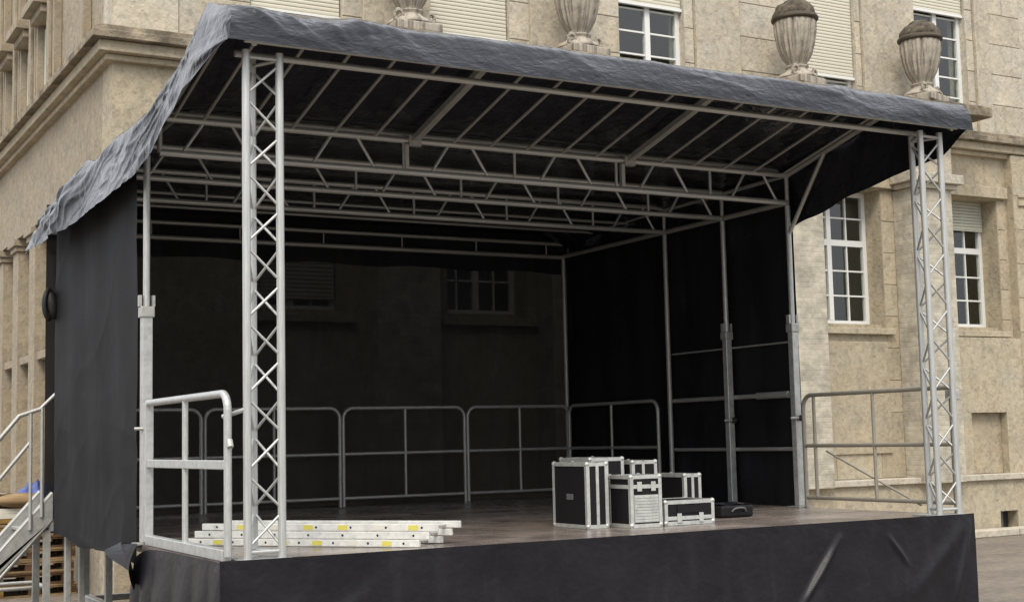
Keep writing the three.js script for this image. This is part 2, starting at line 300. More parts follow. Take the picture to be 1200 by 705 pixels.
  // main cornice in three steps, front and left side, and the architrave band
  const cornice = (y0, y1, pr) => merge([boxG(XL - pr, XR, y0, y1, ZF - 0.3, ZF + pr, 0.015), boxG(XL - pr, XL + 0.2, y0, y1, ZB, ZF - 0.305, 0.015)]);
  const co = part(B, 'cornice', cornice(5.58, 5.68, 0.30), M.stoneAged); part(co, 'cornice_moulding', cornice(5.44, 5.578, 0.20), M.stone); part(co, 'cornice_moulding', cornice(5.36, 5.438, 0.10), M.stone); part(co, 'cornice_cap', cornice(5.682, 5.76, 0.24), M.stoneAged);
  part(B, 'architrave', boxG(2.9, 16.9, 4.64, 4.84, ZF + 0.002, ZF + 0.1, 0.012), M.stone);
  // pilasters with capital, entablature block and ledge
  for (const x of [5.18, 7.8, 11.87, 14.7]) {
    const p = part(B, 'pilaster', boxG(x - 0.45, x + 0.45, -0.2, 4.62, ZF + 0.001, ZF + 0.45, 0.012), M.pilaster, 'pale roughly tooled stone pilaster');
    part(p, 'capital', merge([boxG(x - 0.52, x + 0.52, 4.62, 4.70, ZF + 0.102, ZF + 0.52, 0.012), boxG(x - 0.6, x + 0.6, 4.702, 4.86, ZF + 0.102, ZF + 0.6, 0.015)]), M.stonePale);
    part(p, 'entablature_block', boxG(x - 0.47, x + 0.47, 4.862, 5.62, ZF + 0.001, ZF + 0.47, 0.012), M.stonePale);
    part(p, 'ledge', merge([boxG(x - 0.7, x + 0.7, 5.622, 5.8, ZF + 0.302, ZF + 0.7, 0.015), boxG(x - 0.98, x + 0.98, 5.802, 5.98, ZF - 0.03, ZF + 0.95, 0.02)]), M.stoneAged);
  }
  // plinth, niche under the right window, basement opening
  const pl = (a, b) => boxG(a, b, -DECK, -0.2, ZF + 0.001, ZF + 0.26);
  part(B, 'plinth', merge([pl(XL, 16.1), boxG(16.102, 16.52, -DECK, -1.06, ZF + 0.001, ZF + 0.26), boxG(16.102, 16.52, -0.72, -0.2, ZF + 0.001, ZF + 0.26), pl(16.522, XR)]), M.stone);
  part(B, 'plinth_ledge', boxG(XL - 0.05, XR, -0.198, -0.1, ZF + 0.001, ZF + 0.33, 0.015), M.stonePale);
  part(B, 'basement_window', boxG(16.13, 16.49, -1.05, -0.73, ZF + 0.002, ZF + 0.06), M.black); part(B, 'basement_window_bar', boxG(16.29, 16.33, -1.05, -0.73, ZF + 0.062, ZF + 0.1), M.steelDark);
  const np = part(B, 'niche_surround', merge([boxG(15.1, 15.65, -0.1, 2.2, ZF + 0.016, ZF + 0.16), boxG(16.5, 16.95, -0.1, 2.2, ZF + 0.016, ZF + 0.158), boxG(15.65, 16.5, 0.93, 2.2, ZF + 0.016, ZF + 0.16)]), M.stone);
  part(np, 'niche_back', boxG(15.66, 16.49, -0.09, 0.92, ZF + 0.001, ZF + 0.02), M.stoneB);
  part(B, 'panel_under_sill', boxG(12.6, 13.95, 0.3, 2.1, ZF + 0.016, ZF + 0.05, 0.01), M.stoneB);

  // left side wall
  const lw = [], ZS = -9.5; const bays = []; for (let k = 0; k < 8; k++) bays.push(-12.1 - 1.45 * k);
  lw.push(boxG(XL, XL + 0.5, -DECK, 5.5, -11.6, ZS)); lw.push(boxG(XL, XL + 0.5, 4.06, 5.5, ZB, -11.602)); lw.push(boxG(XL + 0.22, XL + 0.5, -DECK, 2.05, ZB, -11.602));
  part(B, 'side_wall', merge(lw), M.stoneShaded);
  part(B, 'side_back_wall', boxG(XL + 0.42, XL + 0.5, 2.05, 4.06, ZB, -11.602), M.stoneShaded);
  const upl = [boxG(XL + 0.12, XL + 0.5, 5.5, TOP, ZB, ZF - 0.45)]; part(B, 'upper_side_wall', merge(upl), M.stoneShaded);
  bays.forEach((z, k) => {
    const p = part(B, 'side_pilaster', boxG(XL + 0.02, XL + 0.42, -DECK, 3.86, z - 0.96, z - 0.5, 0.01), M.stoneShaded);
    part(p, 'capital', merge([boxG(XL - 0.02, XL + 0.42, 3.861, 3.94, z - 1.0, z - 0.46, 0.01), boxG(XL - 0.06, XL + 0.42, 3.942, 4.055, z - 1.04, z - 0.42, 0.012)]), M.stoneShaded);
    part(p, 'sill', boxG(XL + 0.06, XL + 0.4, 2.02, 2.14, z - 0.48, z + 0.45, 0.01), M.stoneShaded);
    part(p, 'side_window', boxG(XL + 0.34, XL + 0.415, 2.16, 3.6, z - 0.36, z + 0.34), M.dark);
    // upper floor: lesene, window surround with hood
    const zc = z - 0.05 - 0.0;
    const l = part(B, 'side_lesene', boxG(XL + 0.0, XL + 0.118, 5.78, 9.6, z - 0.95, z - 0.55, 0.01), M.stoneShaded);
    part(l, 'side_lesene_strip', boxG(XL - 0.05, XL - 0.001, 5.78, 9.6, z - 0.83, z - 0.67, 0.01), M.stoneShaded);
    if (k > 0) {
      const h = part(B, 'window_hood', boxG(XL - 0.22, XL + 0.118, 7.28, 7.42, z - 0.5, z + 0.48, 0.012), M.stoneShaded);
      part(h, 'hood_moulding', boxG(XL - 0.1, XL + 0.118, 7.16, 7.278, z - 0.45, z + 0.43, 0.012), M.stoneShaded);
      part(h, 'window_jamb', merge([boxG(XL + 0.0, XL + 0.118, 5.78, 7.158, z - 0.46, z - 0.34), boxG(XL + 0.0, XL + 0.118, 5.78, 7.158, z + 0.32, z + 0.44)]), M.stoneShaded);
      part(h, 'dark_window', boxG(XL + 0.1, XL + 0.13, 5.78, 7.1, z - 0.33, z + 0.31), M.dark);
    }
  });
  for (const [a, b] of [[-9.62, -9.3], [-10.95, -10.7]]) part(B, 'corner_lesene', boxG(XL - 0.0, XL + 0.118, 5.78, 9.6, a, b, 0.01), M.stoneShaded);
  part(B, 'corner_pier', boxG(XL - 0.004, XL + 0.5, 5.762, TOP, ZF - 0.46, ZF - 0.04), M.stonePale);
}
// kerb along the building
{
  for (let k = 0; k < 14; k++) { const x = 3.5 + k * 1.2; const m = new THREE.Mesh(boxG(-0.59, 0.59, 0, 0.12, -0.15, 0.15, 0.02), M.kerb); m.name = numbered('kerb'); m.position.set(x, 0, ZF + 0.5); m.castShadow = m.receiveShadow = true; m.userData = { kind: 'structure' }; scene.add(m); }
}
// urns on the ledges
{
  const labels = ['fluted stone urn beside the lowered shutter above the tarpaulin front corner', 'fluted stone urn between a lowered cream shutter and the green-paned window', 'fluted stone urn with mossy lid beside the window whose shutter is nearly closed', 'fluted stone urn with mossy lid before the tall window above the canopy corner'];
  const prof = [[0.0, 0.20], [0.05, 0.22], [0.11, 0.27], [0.22, 0.335], [0.38, 0.39], [0.54, 0.425], [0.66, 0.43], [0.72, 0.425]];
  const urnBody = () => gridG(96, 24, (u, v) => { const h = v * 0.72; let r = curve(prof)(h); const th = u * Math.PI * 2; const fl = Math.pow(Math.abs(Math.cos(th * 9)), 0.6); r *= 0.89 + 0.11 * fl * Math.min(1, h * 8) * Math.min(1, (0.74 - h) * 14); return [-Math.cos(th) * r, 0.33 + h, Math.sin(th) * r]; }, 2.6, 0.9);
  const lathe = (pts) => new THREE.LatheGeometry(pts.map((p) => new THREE.Vector2(...p)), 40);
  [5.18, 7.8, 11.8, 14.47].forEach((x, i) => {
    const t = thing('stone_urn', labels[i], 'urn', [x, 5.98, -8.42]);
    org.set(t, V(0, 0, 0));
    part(t, 'urn_plinth', boxG(-0.42, 0.42, 0, 0.12, -0.42, 0.42, 0.02), M.urn);
    part(t, 'urn_foot', lathe([[0.0, 0.12], [0.40, 0.12], [0.41, 0.15], [0.37, 0.19], [0.29, 0.22], [0.22, 0.26], [0.2, 0.29], [0.23, 0.31], [0.24, 0.335], [0.0, 0.345]]), M.urn);
    part(t, 'urn_body', urnBody(), M.urn);
    part(t, 'urn_rim', lathe([[0.0, 1.03], [0.43, 1.03], [0.465, 1.05], [0.47, 1.08], [0.44, 1.11], [0.0, 1.11]]), i > 1 ? M.moss : M.urn);
    const lid = gridG(48, 14, (u, v) => { const th = u * Math.PI * 2, a = v * Math.PI / 2; const k = 1 + 0.12 * (noiseA(u * 9, v * 5 + i, 9) - 0.5) + 0.07 * (noiseB(u * 24, v * 9 + i, 24) - 0.5); const r = 0.43 * Math.cos(a) * k; return [-Math.cos(th) * r, 1.105 + 0.27 * Math.sin(a) * k, Math.sin(th) * r]; }, 2.6, 0.6);
    part(t, 'urn_lid', lid, i > 1 ? M.moss : M.urn);
    for (const s of [-1, 1]) part(t, 'volute', new THREE.TorusGeometry(0.07, 0.03, 6, 14).rotateY(0.2 * s).translate(s * 0.3, 0.22, 0.2), M.urn);
    t.rotation.y = 0.1 * i; t.scale.set(0.78, 1.02, 0.78);
  });
}

/* ------------------------------------------------------------------ stage platform */
const W = 6, D = 6;
const ST = thing('stage_platform', 'raised mobile stage platform with brown plywood deck and black skirts', 'stage', [3, -DECK, -3]);
{
  for (let i = 0; i < 4; i++) for (let j = 0; j < 6; j++) {
    const g = boxG(i * 1.5 + (i === 0 && j >= 2 ? 0.13 : 0.007), (i + 1) * 1.5 - 0.007, -0.03, -rr(0, 0.002), -(j + 1) + 0.007, -j - 0.007); part(ST, 'deck_panel', boxUV(g, 1, rnd() * 3, rnd() * 3), M.ply[(i + j) % 2]);
  }
  part(ST, 'edge_beam', merge([boxG(0, 6, -0.16, -0.032, -0.06, -0.002), boxG(0.14, 6, -0.09, -0.032, -5.998, -5.94), boxG(0.14, 0.19, -0.09, -0.032, -5.939, -0.061), boxG(5.94, 5.999, -0.16, -0.032, -5.939, -0.061)]), M.galv);
  for (const z of [-1, -2, -3, -4, -5]) part(ST, 'cross_beam', boxG(0.7, 5.939, -0.15, -0.034, z - 0.04, z + 0.04), M.galv);
  for (const [x, z] of [[0.08, -0.12], [5.9, -0.12], [0.17, -5.15], [0.42, -5.75], [5.9, -5.85], [3, -0.12], [3, -5.85]]) { const l = part(ST, 'leg', boxG(x - 0.028, x + 0.028, -DECK + 0.02, -0.09, z - 0.028, z + 0.028, 0.008), M.galv); part(l, 'foot_plate', boxG(x - 0.09, x + 0.09, -DECK, -DECK + 0.018, z - 0.09, z + 0.09), M.galv); }
  // chassis frame seen under the side curtain
  const ch = part(ST, 'chassis_frame', merge([boxG(0.52, 0.60, -0.82, -0.74, -6.3, -2.2, 0.008), boxG(0.53, 0.59, -0.739, -0.16, -6.25, -6.19), boxG(0.53, 0.59, -0.739, -0.16, -5.3, -5.24), boxG(0.53, 0.59, -0.739, -0.16, -3.6, -3.54), boxG(5.3, 5.38, -0.82, -0.74, -6.3, -2.2, 0.008), boxG(0.601, 5.299, -0.81, -0.75, -6.2, -6.1)]), M.alu);
  part(ch, 'chassis_leg', merge([boxG(0.52, 0.6, -DECK, -0.821, -4.2, -4.1), boxG(5.3, 5.38, -DECK, -0.821, -4.2, -4.1)]), M.galv);
  // skirts
  const crease = (x, y, x0, y0, x1, y1, w, h) => { const dx = x1 - x0, dy = y1 - y0, L2 = dx * dx + dy * dy, t = Math.max(0, Math.min(1, ((x - x0) * dx + (y - y0) * dy) / L2)); const d = Math.hypot(x - x0 - dx * t, y - y0 - dy * t); return h * Math.exp(-d * d / (w * w)) * Math.sin(Math.PI * Math.min(1, t * 0.9 + 0.08)); };
  part(ST, 'front_skirt', gridG(900, 70, (u, v) => {
    const x = u * 6.045 - 0.035, y = 0.012 - v * (DECK - 0.01); const k = Math.min(1, v * 4);
    let z = 0.012 + k * 0.02 * (fbm(noiseA, x / 8, y / 8 + 0.5, 12, 3) - 0.5) + k * 0.012 * Math.sin(x * 5 + 2 * noiseB(x, y, 64)) * noiseA(x * 0.7, 3.3, 64);
    z += crease(x, y, 4.62, -0.10, 4.18, -0.62, 0.024, 0.045) + crease(x, y, 4.45, -0.5, 4.0, -0.9, 0.09, 0.02) + crease(x, y, 5.9, -0.06, 5.3, -0.6, 0.06, 0.025) + crease(x, y, 5.95, -0.06, 5.75, -0.7, 0.03, 0.03) + crease(x, y, 5.1, -0.12, 5.3, -0.35, 0.02, 0.018) + crease(x, y, 0.9, -0.2, 0.4, -0.6, 0.05, 0.014);
    return [x, y, z];
  }, 6, 1.1), M.skirt, 'black sheeting skirt along the stage front');
  part(ST, 'side_skirt', gridG(120, 50, (u, v) => { const z = -u * 2.025 + 0.015, y = 0.0 - v * (DECK - 0.02) - Math.pow(u, 8) * 0.1 * (1 - v); const k = Math.min(1, v * 3); return [-0.015 - k * 0.03 * Math.abs(Math.sin(z * 9 + Math.sin(z * 3))) - k * 0.015 * noiseA(z * 6, y * 2, 64), y, z + k * 0.06 * u * Math.sin(y * 6)]; }, 2, 1.05), M.skirt, 'streaked grey black sheeting skirt on the stage side');
  part(ST, 'skirt_flap', gridG(20, 16, (u, v) => [-0.06 - 0.05 * Math.sin(u * 5 + v * 3), 0.02 - v * 0.32 * (1 - u * 0.8) - 0.03 * u, -1.75 - u * 0.7 - v * 0.06], 0.7, 0.4), M.skirt);
  part(ST, 'right_side_skirt', gridG(80, 20, (u, v) => [6.012 + 0.015 * Math.sin(u * 40) * v, -0.005 - v * (DECK - 0.02), -u * 5.98], 6, 1.05), M.skirt);
}

/* ------------------------------------------------------------------ towers */
function tower(x, label) {
  const H = 3.03, zf = 0.0, s = 0.105, t = thing('truss_tower', label, 'truss tower', [x, 0, -0.1]);
  const C = [[x - s, zf - 0.03], [x + s, zf - 0.03], [x, zf - 0.03 - 0.2]];
  for (const c of C) bar(t, 'chord', [c[0], 0.01, c[1]], [c[0], H, c[1]], 0.025, M.alu);
  const n = 13, h = (H - 0.12) / n;
  [[0, 1, 0], [1, 2, 0], [2, 0, 1]].forEach(([a, b, ph]) => { for (let k = 0; k < n; k++) { const [p, q] = (k + ph) % 2 ? [C[b], C[a]] : [C[a], C[b]]; bar(t, 'brace', [p[0], 0.06 + k * h + 0.012, p[1]], [q[0], 0.06 + (k + 1) * h - 0.012, q[1]], 0.0085, M.alu, CYL6); } });
  for (const y of [0.05, H - 0.04]) [[0, 1], [1, 2], [2, 0]].forEach(([a, b]) => bar(t, 'rung', [C[a][0], y, C[a][1]], [C[b][0], y, C[b][1]], 0.012, M.alu, CYL6));
  part(t, 'base_plate', boxG(x - 0.16, x + 0.16, 0.001, 0.012, -0.27, 0.005, 0.003), M.alu);
  return t;
}
tower(0.25, 'bright aluminium triangular truss tower beside the side gate and the ladder');
tower(5.79, 'aluminium truss tower at the stage corner in front of the building windows');

/* ------------------------------------------------------------------ posts */
function post(x, z, label, thick, top = 2.75, w = 0.037) {
  const t = thing('roof_post', label, 'post', [x, 0, z]);
  if (thick) {
    part(t, 'lower_tube', boxG(x - w, x + w, 0.012, 1.62, z - w, z + w, 0.008), M.alu);
    part(t, 'clamp_collar', merge([boxG(x - w - 0.012, x + w + 0.012, 1.58, 1.66, z - w - 0.012, z + w + 0.012, 0.01), boxG(x - w - 0.02, x - w, 1.66, 1.74, z - 0.02, z + 0.02), boxG(x + w, x + w + 0.02, 1.66, 1.74, z - 0.02, z + 0.02)]), M.galv);
    part(t, 'base_plate', boxG(x - 0.08, x + 0.08, 0.001, 0.011, z - 0.08, z + 0.08), M.galv);
    bar(t, 'upper_tube', [x, 1.66, z], [x, top, z], 0.025, M.alu);
    part(t, 'lock_knob', new THREE.SphereGeometry(0.03, 12, 8).translate(x + 0.01, 0.80, z + 0.06), M.black);
    part(t, 'lock_pin', barG([x - 0.09, 0.80, z + 0.03], [x + 0.0, 0.80, z + 0.055], 0.012), M.galv);
  } else {
    bar(t, 'upper_tube', [x, 0.012, z], [x, top, z], 0.025, M.galv);
    part(t, 'base_plate', boxG(x - 0.07, x + 0.07, 0.001, 0.011, z - 0.07, z + 0.07), M.galv);
  }
  return t;
}
post(0.05, -1.96, 'thick aluminium telescopic post where the outer black side curtain begins', true);
post(5.95, -1.96, 'telescopic post at the open edge of the inner dark side curtain', true, 2.75, 0.034);
post(5.95, -2.93, 'telescopic post in the middle of the inner dark side curtain', true, 2.75, 0.034);
post(5.95, -3.91, 'slim post between the cross bars and the guard rail on the inner side wall', false);
post(5.95, -5.95, 'slim grey post at the corner of the back curtain behind the flight cases', false);
post(0.2, -4.9, 'slim post behind the rear end of the outer black side curtain', false);

/* ------------------------------------------------------------------ roof */
const YB = 2.776, YT = 3.03;
function roofTruss(z, label, x0 = 0.14, x1 = 5.95) {
  const t = thing('roof_truss', label, 'roof truss', [3, YB, z], 'trusses across the stage roof');
  bar(t, 'bottom_chord', [x0, YB, z], [x1, YB, z], 0.025, M.alu); bar(t, 'top_chord', [x0, YT, z], [x1, YT, z], 0.025, M.alu);
  for (const x of [x0, x1]) bar(t, 'web', [x, YB, z], [x, YT, z], 0.02, M.alu);
  for (let k = -1; k < 6; k++) {
    const o = 0.07 + k; const add = (a, b, ya, yb) => { if (Math.min(a, b) > x0 + 0.05 && Math.max(a, b) < x1 - 0.03) bar(t, 'web', [a, ya, z], [b, yb, z], 0.013, M.alu, CYL6); };
    add(o + 1.0, o + 1.0, YB, YT); add(o + 1.23, o + 1.40, YB, YT); add(o + 1.60, o + 1.76, YT, YB);
  }
  return t;
}
roofTruss(-1.96, 'grey ladder truss across the stage roof carrying the sloping rafters');
roofTruss(-2.93, 'grey ladder truss across the stage roof over the middle side post');
roofTruss(-3.91, 'grey ladder truss across the stage roof over the slim side post');
{
  const t = thing('rear_roof_beam', 'pair of grey bars under the roof above the back curtain', 'roof beam', [3, 2.75, -5.95]);
  bar(t, 'upper_bar', [0.1, 2.92, -5.95], [5.95, 2.92, -5.95], 0.022, M.galv); bar(t, 'lower_bar', [0.1, 2.765, -5.95], [5.95, 2.765, -5.95], 0.025, M.galv);
  for (let k = 0; k < 7; k++) bar(t, 'web', [0.2 + k * 0.92, 2.765, -5.95], [0.2 + k * 0.92, 2.92, -5.95], 0.01, M.galv, CYL6);
}
// roof height of the tarpaulin along z
const roofY = curve([[-6.1, 3.0], [-1.96, 3.105], [-0.5, 3.43], [-0.4, 3.42], [0.16, 3.24]]);
{
  const t = thing('canopy_frame', 'sloping rafters, side rails and front bar under the stage canopy', 'roof frame', [3, 2.77, -1]);
  bar(t, 'hinge_beam', [0.2, 3.085, -2.03], [5.9, 3.085, -2.03], 0.028, M.alu); bar(t, 'front_bar', [0.13, 3.05, -0.2], [5.9, 3.05, -0.2], 0.022, M.alu);
  for (let k = 0; k < 18; k++) {
    const x = 0.12 + k * 0.34 + (k ? 0 : 0.12), main = k === 6 || k === 12;
    if (main) {
      const g = new THREE.BoxGeometry(0.055, 0.045, 1.52); g.rotateX(-0.239); const m = part(t, 'main_rafter', boxUV(g), M.galv);
      m.geometry.translate(x, 3.215, -1.22);
      part(t, 'hinge_clamp', merge([boxG(x - 0.09, x - 0.055, 2.80, 3.0, -1.975, -1.93, 0.005), boxG(x - 0.055, x + 0.05, 2.985, 3.065, -1.975, -1.925)]), M.galv);
    } else bar(t, 'rafter', [x, 3.04, -1.94], [x, 3.40, -0.46], 0.0125, M.galv, CYL6);
  }
  for (const x of [0.05, 5.95]) {
    bar(t, 'side_rail', [x, YB, -1.96], [x, YB, -5.95], 0.025, M.galv); bar(t, 'side_rail', [x < 1 ? 0.25 : x, 3.03, -1.96], [x < 1 ? 0.25 : x, 2.98, -5.95], 0.02, M.galv);
    const xi = x < 1 ? 0.17 : x; bar(t, 'side_rafter', [xi, 3.03, -1.96], [xi, 3.37, -0.5], 0.025, M.galv); if (x > 1) bar(t, 'corner_strut', [x, 2.5, -1.94], [x, 3.14, -1.44], 0.02, M.galv);
    bar(t, 'nose_bar', [xi, 3.37, -0.5], [xi, 3.05, 0.06], 0.018, M.galv);
  }
  bar(t, 'ridge_bar', [0.17, 3.4, -0.46], [5.95, 3.4, -0.46], 0.018, M.galv); bar(t, 'eaves_bar', [0.1, 3.06, 0.08], [5.98, 3.06, 0.08], 0.018, M.galv);
  for (let k = 1; k < 18; k += 1) bar(t, 'nose_rib', [0.12 + k * 0.34, 3.4, -0.46], [0.12 + k * 0.34, 3.06, 0.1], 0.01, M.galv, CYL6);
  for (const z of [-4.6, -5.3]) bar(t, 'purlin', [0.25, 2.97, z], [5.95, 2.97, z], 0.016, M.galv);
}
{
  const t = thing('roof_tarpaulin', 'shiny dark grey tarpaulin draped over the stage canopy, crumpled along the side', 'tarpaulin', [3, 2.5, -3]);
  const rid = (n, a, b) => 1 - Math.abs(n(a, b, 64) * 2 - 1);
  const topL = curve([[-6.0, 2.88], [-5, 2.97], [-4.3, 3.02], [-3.95, 3.09], [-3.6, 3.03], [-3, 3.07], [-2, 3.07], [-1.2, 3.2], [-0.5, 3.45]]);
  const topR = curve([[-6.0, 2.88], [-5, 2.97], [-2, 3.07], [-1.2, 3.2], [-0.5, 3.45], [0.13, 3.06]]);
  const edge = (z) => topL(z) + 0.03 * (noiseB(z * 2.4 + 20, 7.5, 64) - 0.5);
  const ry = (x, z) => { const e = Math.min(1, x / 0.5), q = Math.min(1, (6 - x) / 0.4); const a = roofY(z) + 0.02; return x > 3 ? lerp(topR(z), a, q) : lerp(edge(z), a, e * e * (3 - 2 * e)); };
  part(t, 'roof_sheet', gridG(120, 160, (u, v) => { const z = lerp(-6.1, -0.5, v), x = lerp(0.06, 6.02, u); return [x, ry(x, z), z]; }, 6, 5.6), M.tarp);
  // front nose: slopes from the ridge to the eaves, then a short lip
  const pl = (pts) => (t) => { for (let i = 1; i < pts.length; i++) if (t <= pts[i][0] || i === pts.length - 1) return lerp(pts[i - 1][1], pts[i][1], (t - pts[i - 1][0]) / (pts[i][0] - pts[i - 1][0])); };
  const noseZ = pl([[0, -0.5], [0.2, -0.2], [0.36, 0], [0.45, 0.05], [0.55, 0.085], [0.78, 0.12], [1, 0.14]]), noseY = pl([[0, 3.445], [0.2, 3.35], [0.36, 3.285], [0.45, 3.25], [0.55, 3.2], [0.78, 3.11], [1, 3.035]]);
  const nose = (u, v) => {
    const x = lerp(0.06, 6.1, u), left = Math.max(0, 1 - x / 2.4), k = Math.sin(Math.min(1, v) * Math.PI);
    const zz = noseZ(v), yy = noseY(v);
    const wp = noiseA(x * 0.9, v * 1.5 + 3, 64), wq = noiseB(x * 1.7, v + 8, 64), sh = (p) => Math.pow(0.5 + 0.5 * Math.sin(p), 3) - 0.3;
    const w = 0.02 * sh(x * 2.1 + v * 3 + wp * 7) + 0.03 * left * sh(x * 9 - v * 5 + wq * 6) + 0.014 * left * sh(x * 21 - v * 9 + wp * 9) + 0.012 * sh(x * 4 - v * 6 + wq * 9) + 0.012 * sh(v * 7 + x * 0.8 + wp * 5);
    return [x - Math.max(0, 0.25 - x) * 0.4 * v, yy + w * 0.75 * k + 0.008 * (noiseA(x * 1.5, 2.2, 64) - 0.5), zz + w * 0.6 * k];
  };
  part(t, 'front_flap', gridG(480, 48, nose, 6.1, 0.8), M.tarp, 'blue grey folded front edge of the tarpaulin');
  const lowL = curve([[-6.0, 2.49], [-5.1, 2.48], [-3.75, 2.47], [-2.6, 2.48], [-1.7, 2.53], [-1.3, 2.62], [-0.85, 2.78], [-0.47, 2.88], [0.13, 3.03]]);
  part(t, 'side_flap', gridG(460, 90, (u, v) => {
    const z = lerp(-5.6, -0.5, u), a = edge(z), b = lowL(z), back = Math.max(0, Math.min(1, (-1.4 - z) / 1.4));
    const sh = (p) => Math.pow(0.5 + 0.5 * Math.sin(p), 2.5) - 0.35, p1 = noiseA(z * 0.9, v * 1.3 + 4, 64), p2 = noiseB(z * 1.8, v * 2 + 30, 64), p3 = noiseA(z * 3.5, v * 3 + 20, 64);
    const env = Math.min(1, v * 5) * (1 - 0.5 * Math.pow(v, 3)) * Math.min(1, (-0.5 - z) * 4);
    const w = env * ((1 - back) * (0.035 * sh(v * 9 + z * 2.6 + p1 * 8) + 0.012 * sh(v * 24 + z * 5 + p2 * 9)) + back * (0.06 * sh(z * 5 + v * 2.5 + p1 * 9) + 0.025 * sh(z * 12 - v * 7 + p2 * 9)) + 0.01 * sh(z * 20 + v * 16 + p3 * 12) + 0.02 * (p2 - 0.5)) + 0.09 * Math.exp(-Math.pow((z + 3.95 + 0.3 * v) / 0.28, 2)) * Math.sin(v * 2.8);
    const out = lerp(0.06, -0.11 - 0.05 * back, Math.pow(v, 0.8));
    return [out - w, lerp(a, b, v) + w * 0.25 * (1 - v) - 0.03 * v * (noiseA(z * 1.1, 40.5, 64) - 0.5), z];
  }, 5.5, 0.6), M.tarp, 'silvery crumpled tarpaulin flap hanging over the stage side');
  part(t, 'corner_flap', gridG(40, 30, (u, v) => {       // closes the gap between nose and side flap
    const n = nose(0, u), z = lerp(-0.5, 0.14, u), w = Math.min(1, v * 5) * Math.min(1, u * 4) * (1 - u) * 0.04 * (Math.pow(0.5 + 0.5 * Math.sin(v * 9 + z * 2.6 + 8 * noiseA(z * 0.9, v * 1.3 + 4, 64)), 2.5) - 0.35), k = Math.pow(v, 0.8);
    return [lerp(n[0], lerp(-0.11, n[0] - 0.01, u * u), k) - w, lerp(n[1], Math.min(n[1] - 0.01, lowL(z)), v), lerp(n[2], z, v)];
  }, 0.7, 0.5), M.tarp);
  const lowR = curve([[-6.0, 2.6], [-2.07, 2.555], [-1.77, 2.614], [-1.2, 2.734], [-0.68, 2.816], [-0.2, 2.871], [0.14, 3.045]]);
  const rf = (o) => gridG(200, 24, (u, v) => { const z = lerp(-5.95, 0.13, u); return [6.02 - o + Math.sin(v * 2.4) * 0.05 + 0.012 * Math.sin(z * 9 + v * 3), lerp(topR(z) + 0.004, lowR(z), v), z]; }, 6.1, 0.5);
  part(t, 'side_flap', rf(0), M.tarp);
}

/* ------------------------------------------------------------------ curtains */
{
  const c1 = new THREE.Mesh(gridG(140, 120, (u, v) => {
    const z = lerp(-2.03, -5.55, u) + 0.02 * Math.sin(v * 9) * u, x = 0.10 * u + 0.006 * Math.sin(u * 24 + v * 2) + 0.02 * (fbm(noiseA, u, v, 4, 3) - 0.5) + Math.max(0, u - 0.95) * 2;
    const yb = -0.12 + 0.02 * Math.sin(u * 9) + 0.05 * (noiseB(u * 22, 1.5, 64) - 0.5) - (u < 0.12 ? (0.12 - u) * 0.3 : 0);
    const sag = -0.014 * Math.pow(1 - Math.abs(noiseA(u * 2.2 + 3, v * 15 + u * 1.5, 64) * 2 - 1), 2) * Math.max(0, v - 0.35) - 0.006 * Math.pow(1 - Math.abs(noiseB(u * 5, v * 6 - u * 3 + 9, 64) * 2 - 1), 3);
    return [x + sag, lerp(2.85, yb, v) + DECK, z];
  }, 3.2, 2.8), M.curtain); c1.name = 'side_curtain'; tag(c1, 'charcoal fabric side curtain closing the stage side, seen from outside', 'curtain'); scene.add(shade(c1));
  const c2 = new THREE.Mesh(gridG(120, 30, (u, v) => [6.03 + 0.014 * Math.sin(u * 46 + v * 2) + 0.01 * noiseA(u * 9, v * 3, 64), lerp(3.03, -0.05, v) + DECK, lerp(-2.0, -6.05, u)], 4, 3), M.curtain); c2.name = 'side_curtain_001'; used.side_curtain = 1; tag(c2, 'black inner side curtain behind the posts and cross bars', 'curtain'); scene.add(shade(c2));
  const c3 = new THREE.Mesh(gridG(160, 30, (u, v) => [lerp(0.12, 6.06, u), lerp(3.04, -0.06, v) + DECK, -6.03 + 0.012 * Math.sin(u * 60) + 0.02 * noiseA(u * 12, v * 3, 64)], 6, 3), M.gauze); c3.name = 'back_curtain'; tag(c3, 'sheer black gauze back curtain with building windows showing through', 'curtain'); scene.add(shade(c3));
  const c4 = new THREE.Mesh(gridG(120, 6, (u, v) => [lerp(0.12, 6.02, u), lerp(3.02, 2.58, v) + DECK + 0.012 * Math.sin(u * 30) * v, -5.99 + 0.01 * Math.sin(u * 70)], 6, 0.4), M.curtain); c4.name = 'curtain_pelmet'; tag(c4, 'short black pelmet strip along the top of the back curtain', 'curtain'); scene.add(shade(c4));
  const rl = new THREE.Mesh(merge([new THREE.DodecahedronGeometry(0.085, 1).scale(0.8, 1.7, 1).rotateZ(0.15).translate(0, 0, 0), new THREE.TorusGeometry(0.06, 0.025, 6, 16).scale(0.9, 1.9, 1).rotateY(0.6).translate(-0.03, 0, 0.03)]), M.black); rl.name = 'strap_bundle'; rl.position.set(0.05, 2.0 + DECK, -5.38); tag(rl, 'black strap bundle tied to the rear edge of the charcoal side curtain', 'strap'); scene.add(shade(rl));
}

